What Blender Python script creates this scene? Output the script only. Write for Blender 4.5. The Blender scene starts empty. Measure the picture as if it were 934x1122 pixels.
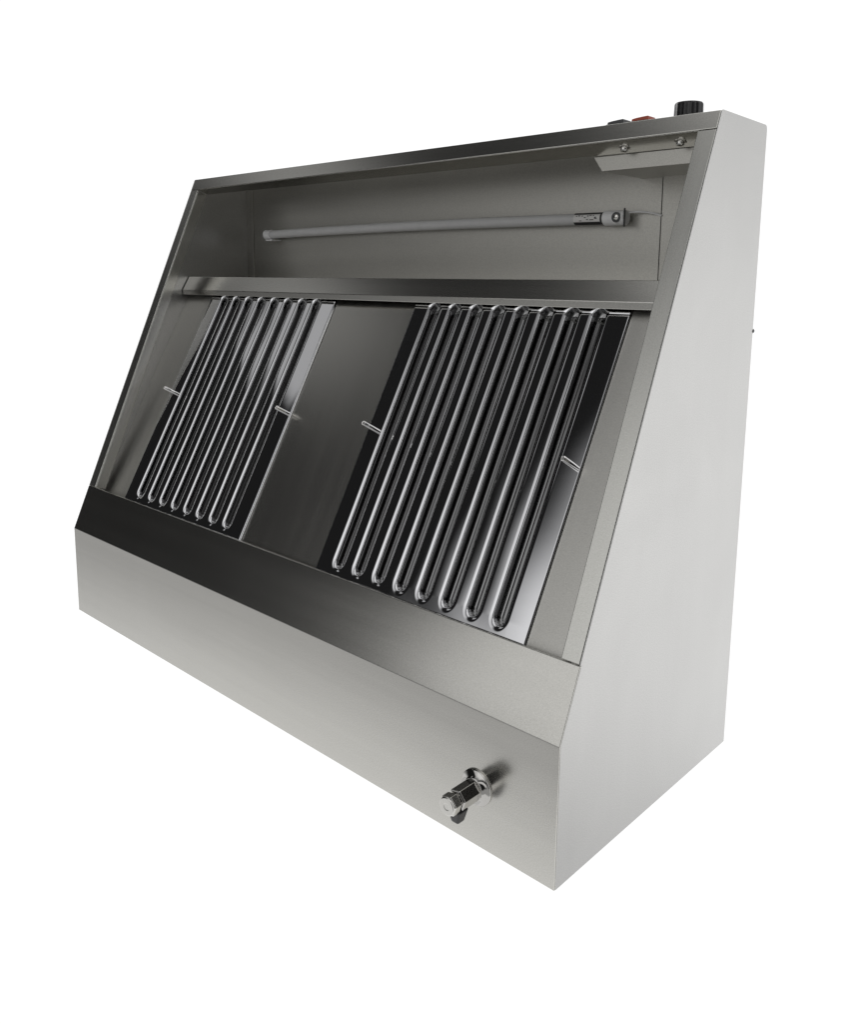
import bpy, bmesh, math, random
from mathutils import Vector, Matrix

random.seed(4)
sc = bpy.context.scene
COL = sc.collection

# ------------------------------------------------------------------ camera
cam = bpy.data.cameras.new("camera")
cam_ob = bpy.data.objects.new("camera", cam)
COL.objects.link(cam_ob)
YAW, PITCH, ROLL = -0.74429, -0.16044, -0.01231
fw = Vector((math.sin(YAW) * math.cos(PITCH), math.cos(YAW) * math.cos(PITCH), math.sin(PITCH)))
rt = Vector((math.cos(YAW), -math.sin(YAW), 0.0))
dn = fw.cross(rt)
rt2 = math.cos(ROLL) * rt + math.sin(ROLL) * dn
dn2 = -math.sin(ROLL) * rt + math.cos(ROLL) * dn
M = Matrix((rt2, -dn2, -fw)).transposed().to_4x4()
M.translation = Vector((1.40322, -0.60823, 0.56768))
cam_ob.matrix_world = M
cam.sensor_fit = 'VERTICAL'
cam.sensor_height = 24.0
cam.sensor_width = 24.0
cam.lens = 928.455 / 1122.0 * 24.0
cam.shift_x = -13.34 / 1122.0
cam.shift_y = -100.92 / 1122.0
cam.clip_start = 0.01
cam.clip_end = 200.0
sc.camera = cam_ob

# ------------------------------------------------------------------ world: white studio behind and
# below, darker room in front with two bright softboxes
world = bpy.data.worlds.new("World")
sc.world = world
world.use_nodes = True
nt = world.node_tree
nt.nodes.clear()


def node(t, **kw):
    n = nt.nodes.new(t)
    for k, v in kw.items():
        setattr(n, k, v)
    return n


def put(sock, v):
    if hasattr(v, 'bl_idname') or hasattr(v, 'is_linked'):
        nt.links.new(v, sock)
    else:
        sock.default_value = v


def mth(op, a, b=0.0, clamp=False):
    n = node('ShaderNodeMath', operation=op)
    n.use_clamp = clamp
    put(n.inputs[0], a)
    put(n.inputs[1], b)
    return n.outputs[0]


def step(v, lo, hi):
    """0 below lo, 1 above hi, smooth between (lo may exceed hi for a falling ramp)."""
    n = node('ShaderNodeMapRange', interpolation_type='SMOOTHSTEP')
    put(n.inputs['Value'], v)
    if lo < hi:
        a, b, c, d = lo, hi, 0.0, 1.0
    else:
        a, b, c, d = hi, lo, 1.0, 0.0
    for k, x in zip(('From Min', 'From Max', 'To Min', 'To Max'), (a, b, c, d)):
        n.inputs[k].default_value = x
    return n.outputs['Result']


tc = node('ShaderNodeTexCoord')
sep = node('ShaderNodeSeparateXYZ')
nt.links.new(tc.outputs['Generated'], sep.inputs[0])
X, Y, Z = sep.outputs
DEG = 180 / math.pi
el = mth('MULTIPLY', mth('ARCSINE', Z), DEG)
az = mth('MULTIPLY', mth('ARCTAN2', X, mth('MULTIPLY', Y, -1.0)), DEG)   # 0 = straight in front of the hood


def box(a0, a1, a2, a3, e0, e1, e2, e3, k):
    m = mth('MULTIPLY', step(az, a0, a1), step(az, a3, a2))
    m = mth('MULTIPLY', m, step(el, e0, e1))
    m = mth('MULTIPLY', m, step(el, e3, e2))
    return mth('MULTIPLY', m, k)


front = 0.013
front = mth('ADD', mth('MULTIPLY', step(el, -3.0, -14.0), 0.40), front)            # grey floor
azc = mth('MINIMUM', mth('MAXIMUM', az, -80.0), -25.0)
el2 = mth('ADD', el, mth('MULTIPLY', mth('ADD', azc, 60.0), 0.42))
front = mth('ADD', mth('MULTIPLY', step(el2, -18.0, -26.0), 0.46), front)          # paler floor nearer the hood
front = mth('ADD', box(12, 17, 25, 30, -10, 0, 60, 75, 0.85), front)               # narrow bright strip added to highlight the side panel edge
front = mth('ADD', box(-45.5, -38, -36, -30, 1, 9, 24, 36, 0.34), front)             # window, soft near edge
front = mth('ADD', box(-43, -34, -4, 10, -8, 9, 35, 53, 0.60), front)              # window wall towards the right
front = mth('ADD', box(-34, -22, -4, 10, -6, 8, 26, 42, 0.46), front)
front = mth('ADD', box(-67.5, -64.5, -60.8, -59.3, 24.4, 26.0, 32.5, 37, 0.42), front)
front = mth('ADD', box(-74.5, -71, -67.5, -64.5, 26.5, 30, 32.5, 37, 0.42), front)         # small bright panel at far left
front = mth('ADD', box(-61, -47, 60, 80, 45.5, 57, 91, 95, 0.95), front)             # ceiling
back = mth('MAXIMUM', step(az, -94, -106), step(az, 64, 82))
dim = mth('MULTIPLY', step(az, 100, 125), mth('ADD', mth('MULTIPLY', step(el, -25, -38), 0.42), mth('MULTIPLY', step(el, -3, 12), 0.24)))  # unseen rear-right sector darkened to shade the side panel
white = mth('SUBTRACT', 1.08, dim)
mixn = node('ShaderNodeMix', data_type='FLOAT')
put(mixn.inputs[0], back)
put(mixn.inputs[2], front)
put(mixn.inputs[3], white)
bg = node('ShaderNodeBackground')
comb = node('ShaderNodeCombineColor')
for i in range(3):
    nt.links.new(mixn.outputs[0], comb.inputs[i])
nt.links.new(comb.outputs[0], bg.inputs['Color'])
bg.inputs['Strength'].default_value = 1.0
wo = node('ShaderNodeOutputWorld')
nt.links.new(bg.outputs[0], wo.inputs[0])
world.cycles.sampling_method = 'MANUAL'
world.cycles.sample_map_resolution = 1024

sc.view_settings.view_transform = 'Standard'
sc.view_settings.look = 'None'
sc.view_settings.exposure = 0.0
sc.view_settings.gamma = 1.0
sc.render.engine = 'CYCLES'
sc.cycles.use_denoising = True
sc.cycles.max_bounces = 12


# ------------------------------------------------------------------ materials
def steel(name, col, rough, grain=0.10, brush=(1, 1, 1), brush_amt=0.12, bump=0.0, cloud=0.06):
    m = bpy.data.materials.new(name)
    m.use_nodes = True
    t = m.node_tree
    b = t.nodes['Principled BSDF']
    L = t.links.new
    b.inputs['Metallic'].default_value = 1.0
    co = t.nodes.new('ShaderNodeTexCoord')
    # fine grain of the rolled sheet
    g = t.nodes.new('ShaderNodeTexNoise')
    g.inputs['Scale'].default_value = 850
    g.inputs['Detail'].default_value = 3
    L(co.outputs['Object'], g.inputs['Vector'])
    # directional brushing
    mp = t.nodes.new('ShaderNodeMapping')
    mp.inputs['Scale'].default_value = brush
    L(co.outputs['Object'], mp.inputs['Vector'])
    s = t.nodes.new('ShaderNodeTexNoise')
    s.inputs['Scale'].default_value = 60
    s.inputs['Detail'].default_value = 5
    L(mp.outputs[0], s.inputs['Vector'])
    # soft smears and handling marks
    c = t.nodes.new('ShaderNodeTexNoise')
    c.inputs['Scale'].default_value = 7
    c.inputs['Detail'].default_value = 4
    c.inputs['Distortion'].default_value = 0.8
    L(co.outputs['Object'], c.inputs['Vector'])

    def ma(op, a, bb):
        n = t.nodes.new('ShaderNodeMath')
        n.operation = op
        for i, v in enumerate((a, bb)):
            if isinstance(v, float):
                n.inputs[i].default_value = v
            else:
                L(v, n.inputs[i])
        return n.outputs[0]
    gg = ma('MULTIPLY', ma('SUBTRACT', g.outputs['Fac'], 0.5), grain * 2.6)
    ss = ma('MULTIPLY', ma('SUBTRACT', s.outputs['Fac'], 0.5), brush_amt)
    cc = ma('MULTIPLY', ma('SUBTRACT', c.outputs['Fac'], 0.5), cloud)
    f = ma('ADD', ma('ADD', ma('ADD', gg, ss), cc), 1.0)
    v = t.nodes.new('ShaderNodeVectorMath')
    v.operation = 'SCALE'
    v.inputs[0].default_value = col
    L(f, v.inputs['Scale'])
    L(v.outputs[0], b.inputs['Base Color'])
    r = ma('ADD', ma('MULTIPLY', ma('ADD', ss, cc), rough * 1.6), rough)
    L(r, b.inputs['Roughness'])
    if bump:
        bu = t.nodes.new('ShaderNodeBump')
        bu.inputs['Strength'].default_value = bump
        bu.inputs['Distance'].default_value = 0.001
        L(ma('ADD', g.outputs['Fac'], s.outputs['Fac']), bu.inputs['Height'])
        L(bu.outputs[0], b.inputs['Normal'])
    return m


def plastic(name, col, rough=0.4, noise=0.06, scale=80):
    m = bpy.data.materials.new(name)
    m.use_nodes = True
    t = m.node_tree
    b = t.nodes['Principled BSDF']
    n = t.nodes.new('ShaderNodeTexNoise')
    n.inputs['Scale'].default_value = scale
    co = t.nodes.new('ShaderNodeTexCoord')
    t.links.new(co.outputs['Object'], n.inputs['Vector'])
    mr = t.nodes.new('ShaderNodeMapRange')
    mr.inputs['To Min'].default_value = 1 - noise
    mr.inputs['To Max'].default_value = 1 + noise
    t.links.new(n.outputs['Fac'], mr.inputs['Value'])
    v = t.nodes.new('ShaderNodeVectorMath')
    v.operation = 'SCALE'
    v.inputs[0].default_value = col
    t.links.new(mr.outputs[0], v.inputs['Scale'])
    t.links.new(v.outputs[0], b.inputs['Base Color'])
    b.inputs['Roughness'].default_value = rough
    return m


STEEL_X = steel('brushed_steel_lengthwise', (0.63, 0.62, 0.585), 0.205, grain=0.16, brush=(0.03, 1, 1))
STEEL_S = steel('brushed_steel_side', (0.575, 0.572, 0.561), 0.30, grain=0.20, brush=(1, 1, 0.03), brush_amt=0.04, cloud=0.16)
STEEL_F = steel('brushed_steel_flange', (0.64, 0.635, 0.60), 0.27, grain=0.14, brush=(1, 0.1, 0.05))
STEEL_IN = steel('dull_steel_inside', (0.50, 0.49, 0.455), 0.42, grain=0.2, brush=(0.03, 1, 1))
STEEL_C = steel('brushed_steel_centre', (0.60, 0.59, 0.555), 0.23, grain=0.16, brush=(1, 0.1, 0.05))
STEEL_P = steel('brushed_steel_filler', (0.63, 0.62, 0.585), 0.36, grain=0.18, brush=(1, 0.1, 0.05))
MIRROR = steel('polished_filter_steel', (0.72, 0.72, 0.735), 0.045, grain=0.0, brush=(1, 0.1, 0.05), brush_amt=0.06, cloud=0.10)
CHROME = steel('chrome', (0.52, 0.51, 0.49), 0.08, grain=0.02, brush_amt=0.04)
SCREWM = steel('zinc_screw', (0.66, 0.65, 0.62), 0.22, grain=0.05)
PIN = steel('satin_pin', (0.88, 0.87, 0.85), 0.16, grain=0.03)
BLACK = plastic('black_plastic', (0.014, 0.014, 0.015), 0.32)
GREYP = plastic('grey_black_switch', (0.05, 0.052, 0.055), 0.3)
RED = plastic('red_switch', (0.46, 0.075, 0.03), 0.3)
WHITE = plastic('white_plastic', (0.85, 0.85, 0.85), 0.4)
TUBE = plastic('frosted_tube', (0.60, 0.60, 0.60), 0.45)
PAPER = plastic('label_paper', (0.75, 0.74, 0.72), 0.5)
INK = plastic('label_ink', (0.03, 0.03, 0.03), 0.5)
GROOVE_SHADE = steel('shaded_groove_steel', (0.27, 0.27, 0.27), 0.10, grain=0.05, brush=(1, 0.1, 0.05), brush_amt=0.2)  # darkened colour stands in for dim reflections deep in the grooves
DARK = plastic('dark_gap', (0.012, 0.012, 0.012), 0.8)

# ------------------------------------------------------------------ dimensions (metres)
W, D, H = 1.0, 0.3705, 0.747
ZB, YC = 0.147, 0.255                      # front bend height, depth of the top front edge
SL = math.hypot(YC, H - ZB)                # length of the sloped opening
U = Vector((0, YC, H - ZB)) / SL           # up the slope
N = Vector((0, -(H - ZB), YC)) / SL        # out of the slope


def S(x, s, n=0.0):
    return Vector((x, 0, ZB)) + U * s + N * n


FA = Vector((0, 0.049, 0.2046))            # foot of the filter plane
FU = Vector((0, 0.4763, 0.8793))
FN = Vector((0, -0.8793, 0.4763))


def F(x, s, n=0.0):
    return Vector((x, 0, 0)) + FA + FU * s + FN * n


# ------------------------------------------------------------------ mesh helpers
def link(name, bm, mat, parent=None, smooth=False, bevel=0.0, seg=2, mats=None, sharp=38):
    bmesh.ops.recalc_face_normals(bm, faces=bm.faces)
    me = bpy.data.meshes.new(name)
    bm.to_mesh(me)
    bm.free()
    for m in (mats or [mat]):
        me.materials.append(m)
    o = bpy.data.objects.new(name, me)
    COL.objects.link(o)
    if parent:
        o.parent = parent
    if smooth:
        me.polygons.foreach_set('use_smooth', [True] * len(me.polygons))
        me.set_sharp_from_angle(angle=math.radians(sharp))
    if bevel:
        b = o.modifiers.new('bevel', 'BEVEL')
        b.width = bevel
        b.segments = seg
        b.limit_method = 'ANGLE'
        b.angle_limit = math.radians(25)
        b.harden_normals = False
    return o


def hexa(bm, p):
    """eight points: bottom ring 0-3, top ring 4-7"""
    v = [bm.verts.new(q) for q in p]
    for f in ((0, 1, 2, 3), (7, 6, 5, 4), (0, 4, 5, 1), (1, 5, 6, 2), (2, 6, 7, 3), (3, 7, 4, 0)):
        bm.faces.new([v[i] for i in f])


def slab(bm, fn, x0, x1, s0, s1, n0, n1):
    hexa(bm, [fn(x0, s0, n0), fn(x1, s0, n0), fn(x1, s1, n0), fn(x0, s1, n0),
              fn(x0, s0, n1), fn(x1, s0, n1), fn(x1, s1, n1), fn(x0, s1, n1)])


def bx(bm, x0, x1, y0, y1, z0, z1):
    hexa(bm, [Vector(p) for p in ((x0, y0, z0), (x1, y0, z0), (x1, y1, z0), (x0, y1, z0),
                                  (x0, y0, z1), (x1, y0, z1), (x1, y1, z1), (x0, y1, z1))])


def prism_x(bm, prof, x0, x1):
    a = [bm.verts.new((x0, y, z)) for y, z in prof]
    b = [bm.verts.new((x1, y, z)) for y, z in prof]
    bm.faces.new(a)
    bm.faces.new(b[::-1])
    k = len(prof)
    for i in range(k):
        j = (i + 1) % k
        bm.faces.new((a[i], b[i], b[j], a[j]))


def revolve(bm, origin, axis, prof, seg=32, side=None, mat=0, rot=0.0):
    """prof = [(distance along axis, radius)]; closed with caps"""
    ax = Vector(axis).normalized()
    e1 = ax.orthogonal().normalized() if side is None else Vector(side).normalized()
    e2 = ax.cross(e1)
    rings = []
    for d, r in prof:
        rings.append([bm.verts.new(Vector(origin) + ax * d + e1 * r * math.cos(rot + 2 * math.pi * i / seg)
                                   + e2 * r * math.sin(rot + 2 * math.pi * i / seg)) for i in range(seg)])
    fs = []
    for a, b in zip(rings, rings[1:]):
        for i in range(seg):
            j = (i + 1) % seg
            fs.append(bm.faces.new((a[i], a[j], b[j], b[i])))
    fs.append(bm.faces.new(rings[0]))
    fs.append(bm.faces.new(rings[-1][::-1]))
    for f in fs:
        f.material_index = mat
    return fs


def corner(prev, p, nxt, r, k=5):
    """round a profile corner"""
    p, a, b = Vector(p), Vector(prev), Vector(nxt)
    d1, d2 = (a - p).normalized(), (b - p).normalized()
    ang = d1.angle(d2)
    t = r / math.tan(ang / 2)
    q1, q2 = p + d1 * t, p + d2 * t
    out = []
    for i in range(k + 1):
        u = i / k
        out.append(tuple((1 - u) ** 2 * q1 + 2 * u * (1 - u) * p + u * u * q2))
    return out


# ------------------------------------------------------------------ the hood
hood = bpy.data.objects.new('range_hood', None)
COL.objects.link(hood)
hood.location = (0, 0, 0)
hood['label'] = 'wide stainless steel wall range hood with sloped open front, two ribbed filters and drain tap'
hood['category'] = 'range hood'

T = 0.0016
# side panels
SB = 0.0745
o_ = 0.0019
kk = S(0, SB + 0.0014, -o_)
kj = S(0, SB + 0.0014, 0)
raw = [(o_, 0), (o_, ZB + 0.0004), (kk.y, kk.z), (kj.y, kj.z), (YC, H), (D, H), (D, 0)]
rad = (0.0008, 0.002, 0, 0, 0.004, 0.006, 0.0012)
prof = []
for i, p in enumerate(raw):
    prof += corner(raw[i - 1], p, raw[(i + 1) % len(raw)], rad[i]) if rad[i] else [p]
for x0, x1 in ((0, T), (W - T, W)):
    bm = bmesh.new()
    prism_x(bm, prof, x0, x1)
    link('side_panel', bm, STEEL_S, hood, bevel=0.0006, seg=2)

XI0, XI1 = T + 0.0001, W - T - 0.0001        # inside faces, a hair clear of the side panels

# front sheet: vertical panel bent back into the sloped band, small lip at its top
SB = 0.0745
bend = corner((0.0, 0.0), (0.0, ZB), (S(0, SB).y, S(0, SB).z), 0.004, 5)
tip = [(S(0, SB, 0).y, S(0, SB, 0).z), (S(0, SB + 0.0012, 0).y, S(0, SB + 0.0012, 0).z), (S(0, SB + 0.0012, -0.012).y, S(0, SB + 0.0012, -0.012).z)]
outer = [(0.0, 0.0002)] + bend + corner(tip[0], tip[1], tip[2], 0.0012, 5) + [tip[2]]
q0, q1, q2 = S(0, SB - 0.0004, -0.0120), S(0, SB - 0.0004, -0.0016), S(0, 0.003, -0.0016)
inner = [(q0.y, q0.z), (q1.y, q1.z), (q2.y, q2.z), (0.0016, ZB - 0.002), (0.0016, 0.0002)]
bm = bmesh.new()
prism_x(bm, outer + inner, 0.0001, W - 0.0001)
link('front_panel', bm, STEEL_X, hood, bevel=0.0007, seg=3, smooth=True, sharp=24)

# bottom, back and top sheets
bm = bmesh.new()
bx(bm, XI0, XI1, 0.004, D - 0.004, 0.0008, 0.0022)
link('bottom_panel', bm, STEEL_X, hood)
YBK = 0.3655
bm = bmesh.new()
bx(bm, XI0, XI1, YBK, D - 0.0004, 0.0030, H - 0.003)
link('back_panel', bm, STEEL_IN, hood, bevel=0.0004)
bm = bmesh.new()
hexa(bm, [Vector((x, y, z)) for z in (H - 0.0022, H - 0.0008) for x, y in
          ((XI0, YC + 0.0012), (XI1, YC + 0.0012), (XI1, D - 0.0004), (XI0, D - 0.0004))])
link('top_panel', bm, STEEL_X, hood, bevel=0.0004)
# corner strip at the left of the back wall, wide wiring cover at its right
bm = bmesh.new()
bx(bm, XI0, 0.0218, YBK - 0.0016, YBK - 0.0003, 0.5725, H - 0.004)
link('corner_strip', bm, STEEL_IN, hood, bevel=0.0004)
bm = bmesh.new()
bx(bm, 0.8785, XI1, YBK - 0.0028, YBK - 0.0003, 0.5735, 0.7005)
link('wiring_cover', bm, STEEL_IN, hood, bevel=0.0006)
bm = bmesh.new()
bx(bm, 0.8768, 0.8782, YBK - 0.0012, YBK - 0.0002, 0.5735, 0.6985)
link('seam_shadow_strip', bm, DARK, hood)  # dark strip painted in for the shadow line of the seam

# flanges round the opening, each folded inwards
FWD = 0.0222
ST = 0.6305
n1 = -0.0014
for lf in (True, False):
    bm = bmesh.new()
    x0, x1 = (XI0, FWD) if lf else (W - FWD, XI1)
    slab(bm, S, x0, x1, 0.0765, ST - 0.0006, n1, 0)
    xr = (FWD - 0.0014, FWD) if lf else (W - FWD, W - FWD + 0.0014)
    slab(bm, S, xr[0], xr[1], 0.0765, ST - 0.0012, -0.0195, n1 - 0.0001)
    link('side_flange', bm, STEEL_F, hood, bevel=0.0007, seg=3)
bm = bmesh.new()
slab(bm, S, XI0, XI1, ST + 0.0003, SL - 0.0006, n1, 0)
# the inward fold deepens a little to the right where the control box is bolted to it
xa, xb = FWD - 0.0006, W - FWD + 0.0006
da, db = 0.0200, 0.0300
hexa(bm, [S(xa + 0.0, ST + 0.0003, n1 - 0.0001), S(xb, ST + 0.0003, n1 - 0.0001), S(xb - 0.006, ST + 0.0003, -db), S(xa + 0.004, ST + 0.0003, -da),
          S(xa + 0.0, ST + 0.0017, n1 - 0.0001), S(xb, ST + 0.0017, n1 - 0.0001), S(xb - 0.006, ST + 0.0017, -db), S(xa + 0.004, ST + 0.0017, -da)])
link('top_flange', bm, STEEL_X, hood, bevel=0.0005)

# control box under the top, bolted to the fold
bm = bmesh.new()
slz = 0.6990
hexa(bm, [Vector(p) for p in ((0.8455, 0.2755, slz), (XI1, 0.2755, slz), (XI1, YBK - 0.0004, slz), (0.8455, YBK - 0.0004, slz),
                              (0.8335, 0.2755, 0.7160), (XI1, 0.2755, 0.7160), (XI1, YBK - 0.0004, 0.7160), (0.8335, YBK - 0.0004, 0.7160))])
link('control_box', bm, STEEL_IN, hood, bevel=0.0006)
for x in (0.8817, 0.9501):
    bm = bmesh.new()
    o = S(x, ST + 0.0003, -0.0190)
    revolve(bm, o, -U, [(-0.0002, 0.0068), (0.0007, 0.0068), (0.0012, 0.0046), (0.0030, 0.0044), (0.0042, 0.0034), (0.0046, 0.0015)], 24)
    link('screw', bm, SCREWM, hood, smooth=True)

# rail above the filters: sloped face with an under-lip, closed to the back
TB = (0.2345, 0.5730)     # top edge
BB = (0.2205, 0.5494)     # bottom front edge
LB = (0.2212, 0.5412)     # foot of the under-lip
bm = bmesh.new()
prism_x(bm, [TB, BB, LB, (LB[0] + 0.0016, LB[1] + 0.0004), (BB[0] + 0.0021, BB[1] + 0.0003), (TB[0] + 0.0010, TB[1] - 0.0016),
             (YBK - 0.0005, TB[1] - 0.0016), (YBK - 0.0005, TB[1])], XI0 + 0.0025, XI1)
link('filter_rail', bm, STEEL_X, hood, bevel=0.0005)

# plain sheets beside and between the filters
LX0, LX1, RX0, RX1 = 0.084, 0.419, 0.586, 0.920
for i, (x0, x1) in enumerate(((XI0, LX0 - 0.0004), (LX1 + 0.0004, RX0 - 0.0004), (RX1 + 0.0004, XI1))):
    bm = bmesh.new()
    slab(bm, F, x0, x1, 0.002, 0.383, -0.0044, -0.0030)
    link('filler_panel', bm, STEEL_C if i == 1 else STEEL_P, hood)
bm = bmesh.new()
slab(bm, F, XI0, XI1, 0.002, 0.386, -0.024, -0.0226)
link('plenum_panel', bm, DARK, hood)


# ------------------------------------------------------------------ ribbed filters
def filter_part(x0, x1, first, pitch):
    # groove cross-section from its outer edge inwards: a gentle rolled lip, a tight turn, a steep wall, a floor coloured darker for shade
    w, lip, rl, rt_ = 0.0136, 0.0044, 0.0098, 0.0014
    prof = [(w, 0.0)]
    k0 = lip / rl
    for i in range(1, 11):
        e = lip * i / 10
        prof.append((w - e, -e * e / (2 * rl)))
    xx, hh = prof[-1]
    a0 = math.atan(k0)
    a1 = math.radians(80)
    px_, ph_ = xx, hh
    for i in range(1, 11):
        an = a0 + (a1 - a0) * i / 10
        am = a0 + (a1 - a0) * (i - 0.5) / 10
        st = rt_ * (a1 - a0) / 10
        px_ -= st * math.cos(am)
        ph_ -= st * math.sin(am)
        prof.append((px_, ph_))
    for dz in (0.003, 0.006, 0.009):
        prof.append((px_ - dz / math.tan(a1), ph_ - dz))
    deep = prof[-1][1]
    prof.append((prof[-1][0] - 0.002, deep - 0.0004))
    prof.append((0.0, deep - 0.0006))
    s0, s1 = 0.0, 0.3838
    r0, r1 = 0.0042, 0.3900
    END = 1.30
    cs = [first + pitch * i for i in range(8)]
    xs = {x0, x0 + 0.0003, x0 + 0.0008, x0 + 0.0014, x0 + 0.002, x0 + 0.0021, x0 + 0.0024, x1, x1 - 0.0021, x1 - 0.0024, x1 - 0.0003, x1 - 0.0008, x1 - 0.0014, x1 - 0.002}
    for c in cs:
        for k in range(-34, 35):
            pass
        for d, _ in prof:
            xs.add(c + d)
            xs.add(c - d)
    for c in cs:
        for k in range(-9, 10):
            xs.add(c + 0.0084 * k / 9.5)
    xs = sorted(xs)
    EL = w * END
    mid0, mid1 = r0 + EL, r1 - EL
    KE = 90
    ss = [s0 + (mid0 - s0) * t / KE for t in range(KE + 1)]
    ss += [s0 + 0.0003, s0 + 0.0014]
    ss += [mid0 + (mid1 - mid0) * t / 24 for t in range(1, 24)]
    ss += [min(mid1, s1) + (s1 - min(mid1, s1)) * t / KE for t in range(1, KE + 1)]
    ss = sorted(set(ss))

    def hgt(x, s):
        e = min(x - x0, x1 - x, s - s0)          # rounded sheet edge
        edge = 0.0
        if e < 0.002:
            edge = -0.0022 * (1 - math.sqrt(max(0.0, 1 - (1 - e / 0.002) ** 2)))
        if s > 0.3765:
            edge += 0.20 * (s - 0.3765)          # top border turned slightly out
        c = min(cs, key=lambda q: abs(q - x))
        dx = abs(x - c) / w
        ds = 0.0
        if s < mid0:
            ds = (mid0 - s) / EL
        elif s > mid1:
            ds = (s - mid1) / EL
        d = math.sqrt(dx * dx + ds * ds)
        if d >= 1.0:
            return edge
        q = d * w
        for (xa_, ha), (xb_, hb) in zip(prof, prof[1:]):
            if xb_ <= q <= xa_:
                t = (xa_ - q) / (xa_ - xb_)
                return edge + ha + (hb - ha) * t
        return edge + prof[-1][1]
    bm = bmesh.new()
    rnd = random.Random(int(x0 * 1000))
    ph = [rnd.uniform(0, 6.28) for _ in range(6)]
    grid = []
    for s in ss:
        row = []
        for x in xs:
            wob = 0.00022 * math.sin(x * 31 + ph[0]) * math.sin(s * 17 + ph[1]) + 0.00012 * math.sin(x * 64 + s * 40 + ph[2])
            row.append(bm.verts.new(F(x, s, hgt(x, s) + wob)))
        grid.append(row)
    for a, b in zip(grid, grid[1:]):
        for i in range(len(xs) - 1):
            f = bm.faces.new((a[i], a[i + 1], b[i + 1], b[i]))
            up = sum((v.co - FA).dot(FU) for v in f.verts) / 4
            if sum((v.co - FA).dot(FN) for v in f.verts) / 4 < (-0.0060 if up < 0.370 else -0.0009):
                f.material_index = 1  # deep faces and top ends take the shade-darkened steel
    # turned-down rim
    ring = [grid[0][i] for i in range(len(xs))] + [r[-1] for r in grid[1:]] + [grid[-1][i] for i in range(len(xs) - 2, -1, -1)] + [r[0] for r in grid[-2:0:-1]]
    low = [bm.verts.new(v.co + FN * -0.007) for v in ring]
    for i in range(len(ring)):
        j = (i + 1) % len(ring)
        bm.faces.new((ring[i], ring[j], low[j], low[i]))
    return link('grease_filter', bm, MIRROR, hood, smooth=True, sharp=75, mats=[MIRROR, GROOVE_SHADE])


for (x0, x1, first, pitch, hx) in ((LX0, LX1, 0.1262, 0.03580, (0.0960, 0.4085)), (RX0, RX1, 0.6245, 0.03655, (0.5950, 0.9072))):
    fl = filter_part(x0, x1, first, pitch)
    for x in hx:
        bm = bmesh.new()
        revolve(bm, F(x, 0.1965, -0.0008), FN, [(0, 0.0031), (0.0192, 0.0031), (0.0202, 0.0029), (0.0207, 0.0023), (0.0199, 0.0018), (0.0199, 0.0004)], 20)
        link('handle', bm, PIN, fl, smooth=True)

# ------------------------------------------------------------------ tube lamp on the back wall
ty, tz, tr = 0.3530, 0.6515, 0.0075
TX0, TX1 = 0.0958, 0.8052
bm = bmesh.new()
rings = []
for i in range(41):
    u = i / 40
    x = TX0 + (TX1 - TX0) * u
    z = tz + 0.0026 * math.sin(math.pi * u) 
    rings.append([bm.verts.new((x, ty + tr * math.cos(a), z + tr * math.sin(a))) for a in [2 * math.pi * k / 28 for k in range(28)]])
for a, b in zip(rings, rings[1:]):
    for k in range(28):
        bm.faces.new((a[k], a[(k + 1) % 28], b[(k + 1) % 28], b[k]))
bm.faces.new(rings[0])
bm.faces.new(rings[-1][::-1])
lamp = link('tube_lamp', bm, TUBE, hood, smooth=True)


def lz(x):
    return tz + 0.0026 * math.sin(math.pi * (x - TX0) / (TX1 - TX0)) if TX0 < x < TX1 else tz


bm = bmesh.new()
revolve(bm, (0.0790, ty, tz), (1, 0, 0), [(0, 0.0078), (0.0012, 0.0088), (0.004, 0.0080), (0.014, 0.0080), (0.0165, 0.0086), (0.0172, 0.0078)], 28)
bx(bm, 0.088, 0.108, ty - 0.0085, YBK - 0.0005, tz - 0.0115, tz - 0.0095)
link('end_cap', bm, WHITE, lamp)
bm = bmesh.new()
revolve(bm, (0.8046, ty, tz), (1, 0, 0), [(0, 0.0087), (0.001, 0.0094), (0.030, 0.0094), (0.0312, 0.0085)], 28)
bx(bm, 0.8356, 0.8366, ty - 0.0075, ty - 0.0045, tz - 0.0118, tz + 0.0112)
bm.faces.ensure_lookup_table()
for f in bm.faces[-6:]:
    f.material_index = 1
link('end_cap', bm, WHITE, lamp, mats=[WHITE, GREYP])
# printed band: dark edges, pale middle with small marks
bm = bmesh.new()
xs0, xs1 = 0.7610, 0.8010
ang0, ang1 = math.radians(78), math.radians(282)
lr = tr + 0.00025


def patch(bm, xa, xb, a0, a1, r, mi, k=10):
    vs = []
    for i in range(k + 1):
        a = a0 + (a1 - a0) * i / k
        vs.append([bm.verts.new((x, ty + r * math.cos(a), lz(x) + r * math.sin(a))) for x in (xa, xb)])
    for p, q in zip(vs, vs[1:]):
        f = bm.faces.new((p[0], p[1], q[1], q[0]))
        f.material_index = mi


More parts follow.
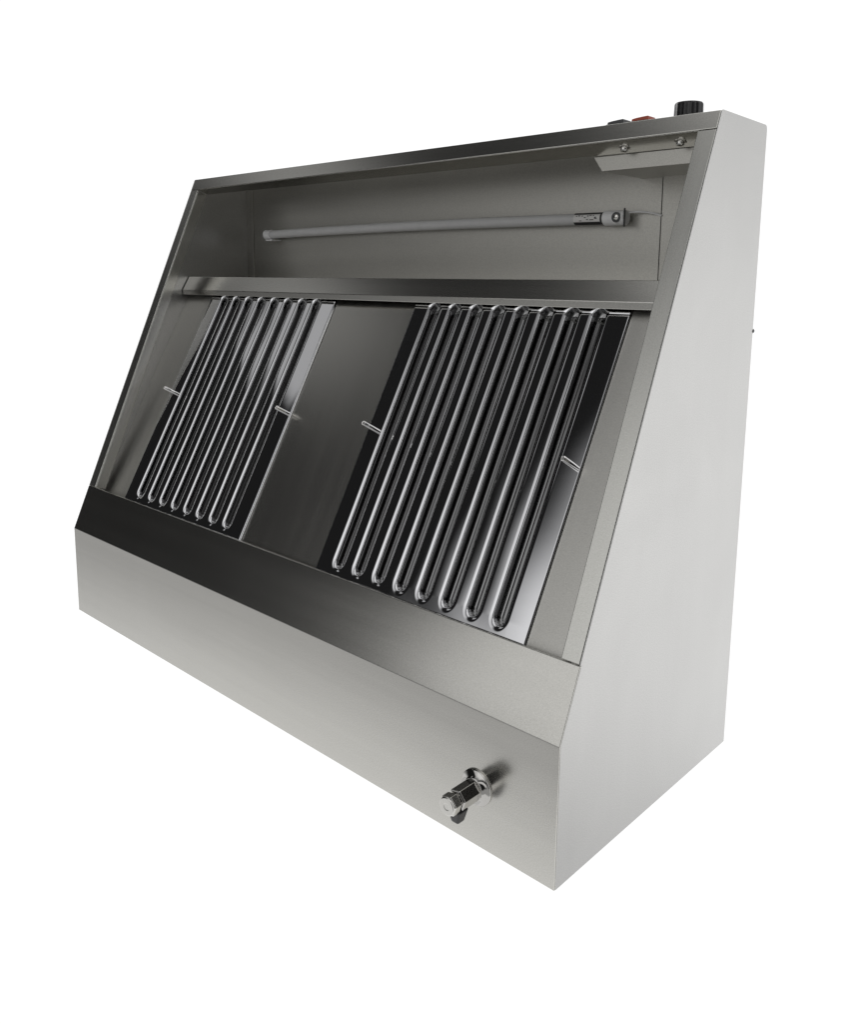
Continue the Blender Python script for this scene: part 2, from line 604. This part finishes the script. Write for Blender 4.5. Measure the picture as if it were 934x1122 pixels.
patch(bm, xs0, xs1, ang0, ang1, lr, 0, 28)
R_ = math.radians
patch(bm, xs0, xs1, R_(100), R_(138), lr + 0.0002, 1)
patch(bm, xs0, xs1, R_(212), R_(258), lr + 0.0002, 1)
patch(bm, xs1 + 0.0002, xs1 + 0.0030, ang0, ang1, lr + 0.0002, 1, 28)
rr = random.Random(3)
x = xs0 + 0.004
while x < xs1 - 0.004:
    wd = rr.uniform(0.0012, 0.004)
    a = rr.choice((146, 150, 158, 166))
    patch(bm, x, x + wd, R_(a), R_(a + rr.uniform(6, 12)), lr + 0.0002, 1, 3)
    x += wd + rr.uniform(0.0004, 0.0022)
for x, a, wd in ((0.781, 186, 0.003), (0.786, 188, 0.006), (0.793, 178, 0.004), (0.770, 196, 0.004)):
    patch(bm, x, x + wd, R_(a), R_(a + 7), lr + 0.0002, 1, 3)
link('label_sticker', bm, PAPER, lamp, smooth=True, mats=[PAPER, INK])
bm = bmesh.new()
revolve(bm, (0.8262, ty - 0.0088, tz + 0.0002), (0, -1, 0), [(-0.001, 0.0064), (0.0009, 0.0064), (0.0010, 0.0050)], 24, mat=1)
revolve(bm, (0.8266, ty - 0.0098, tz + 0.0002), (0, -1, 0), [(-0.0005, 0.0040), (0.0010, 0.0036), (0.0018, 0.0020)], 20)
link('screw', bm, SCREWM, lamp, smooth=True, mats=[SCREWM, GREYP])
# cable to the wiring cover
pts = []
for i in range(15):
    u = i / 14
    pts.append(Vector((0.836 + 0.0435 * u, 0.3565 + 0.006 * u, 0.6580 + 0.001 * math.sin(u * 3.14) - 0.0055 * u * u)))
bm = bmesh.new()
prev = None
for i, p in enumerate(pts):
    d = (pts[min(i + 1, 14)] - pts[max(i - 1, 0)]).normalized()
    e1 = d.cross(Vector((0, 1, 0))).normalized()
    e2 = d.cross(e1)
    ring = [bm.verts.new(p + (e1 * math.cos(a) + e2 * math.sin(a)) * 0.0013) for a in [k * math.pi / 4 for k in range(8)]]
    if prev:
        for k in range(8):
            bm.faces.new((prev[k], prev[(k + 1) % 8], ring[(k + 1) % 8], ring[k]))
    prev = ring
link('cable', bm, WHITE, lamp, smooth=True)

# ------------------------------------------------------------------ controls on the top
KY = 0.300
bm = bmesh.new()
kc = Vector((0.9390, KY, H - 0.0009))
seg = 96
pr = [(0, 0.0172), (0.0035, 0.0172), (0.005, 0.0160), (0.0195, 0.0156), (0.0212, 0.0146), (0.0218, 0.010)]
rings = []
for d, r in pr:
    ring = []
    for i in range(seg):
        a = 2 * math.pi * i / seg
        flute = 0.0
        if 0.004 < d < 0.0205:
            flute = -0.0012 * max(0.0, math.cos(a * 12)) ** 2
        ring.append(bm.verts.new(kc + Vector(((r + flute) * math.cos(a), (r + flute) * math.sin(a), d))))
    rings.append(ring)
for a, b in zip(rings, rings[1:]):
    for i in range(seg):
        j = (i + 1) % seg
        bm.faces.new((a[i], a[j], b[j], b[i]))
bm.faces.new(rings[0][::-1])
bm.faces.new(rings[-1])
knob = link('control_knob', bm, BLACK, hood)
bm = bmesh.new()
a = math.radians(-118)
dv = Vector((math.cos(a), math.sin(a), 0))
sv = Vector((-dv.y, dv.x, 0))
hexa(bm, [kc + dv * r + sv * t + Vector((0, 0, z)) for z in (0.0045, 0.0205) for r, t in ((0.0148, -0.0007), (0.0163, -0.0007), (0.0163, 0.0007), (0.0148, 0.0007))])
for ang in (-140, -100, -82):
    aa = math.radians(ang)
    dv = Vector((math.cos(aa), math.sin(aa), 0))
    sv = Vector((-dv.y, dv.x, 0))
    hexa(bm, [kc + dv * r + sv * t + Vector((0, 0, z)) for z in (0.0012, 0.0040) for r, t in ((0.0165, -0.0008), (0.01755, -0.0008), (0.01755, 0.0008), (0.0165, 0.0008))])
link('pointer_mark', bm, WHITE, knob)

SY = 0.282
for cx, mat, lab in ((0.8620, GREYP, 'dark grey rocker switch'), (0.8935, RED, 'red rocker switch')):
    bm = bmesh.new()
    bx(bm, cx - 0.0118, cx + 0.0118, SY - 0.010, SY + 0.010, H - 0.0009, H + 0.0035)
    sw = link('rocker_switch', bm, BLACK, hood, bevel=0.0008)
    bm = bmesh.new()
    pf = [(-0.0105, 0.0030), (-0.0103, 0.0060), (-0.005, 0.0068), (0.003, 0.0074), (0.0103, 0.0078), (0.0105, 0.0030)]
    A = [bm.verts.new((cx + p[0], SY - 0.0085, H + p[1])) for p in pf]
    B = [bm.verts.new((cx + p[0], SY + 0.0085, H + p[1])) for p in pf]
    bm.faces.new(A)
    bm.faces.new(B[::-1])
    for i in range(6):
        j = (i + 1) % 6
        bm.faces.new((A[i], A[j], B[j], B[i]))
    rk = link('rocker', bm, mat, sw, bevel=0.0008)
    sw['label'] = lab

# ------------------------------------------------------------------ drain tap low on the front
tx, tzz = 0.9027, 0.0650
bm = bmesh.new()
revolve(bm, (tx, 0.0004, tzz), (0, -1, 0), [(0, 0.0192), (0.0020, 0.0192), (0.0030, 0.0183), (0.0032, 0.0130), (0.0064, 0.0124), (0.0068, 0.0110)], 48)
tap = link('drain_tap', bm, CHROME, hood)
for p in tap.data.polygons:
    p.use_smooth = True
bm = bmesh.new()
revolve(bm, (tx, -0.0062, tzz), (0, -1, 0), [(0, 0.0108), (0.0008, 0.0114), (0.0245, 0.0114), (0.0258, 0.0100)], 6, side=(1, 0, 0), rot=math.radians(12))
link('hex_body', bm, CHROME, tap, bevel=0.0004)
bm = bmesh.new()
revolve(bm, (tx, -0.0318, tzz), (0, -1, 0), [(0, 0.0076), (0.0030, 0.0076)], 24, side=(1, 0, 0))
link('neck', bm, CHROME, tap, smooth=False)
bm = bmesh.new()
revolve(bm, (tx, -0.0346, tzz), (0, -1, 0), [(0, 0.0098), (0.0008, 0.0109), (0.0090, 0.0109), (0.0104, 0.0096)], 6, side=(1, 0, 0), rot=math.radians(12))
revolve(bm, (tx, -0.0444, tzz), (0, -1, 0), [(0, 0.0096), (0.0010, 0.0093), (0.0016, 0.0086), (0.0016, 0.0040), (0.0013, 0.0030), (0.0013, 0.0008)], 36)
link('hex_cap', bm, SCREWM, tap, bevel=0.0003)
bm = bmesh.new()
c = Vector((tx + 0.001, -0.0300, tzz))
hexa(bm, [c + Vector(p) for p in ((-0.0045, -0.005, -0.0225), (0.0045, -0.005, -0.0225), (0.0045, 0.005, -0.0225), (-0.0045, 0.005, -0.0225),
                                  (-0.0078, -0.008, -0.0080), (0.0078, -0.008, -0.0080), (0.0078, 0.008, -0.0080), (-0.0078, 0.008, -0.0080))])
link('lever', bm, BLACK, tap, bevel=0.0018, seg=3)

# small screw standing out of the back
bm = bmesh.new()
revolve(bm, (0.9978, D - 0.0006, 0.5165), (0, 1, 0), [(0, 0.003), (0.0030, 0.003), (0.0042, 0.002)], 16)
link('screw', bm, GREYP, hood, smooth=True)
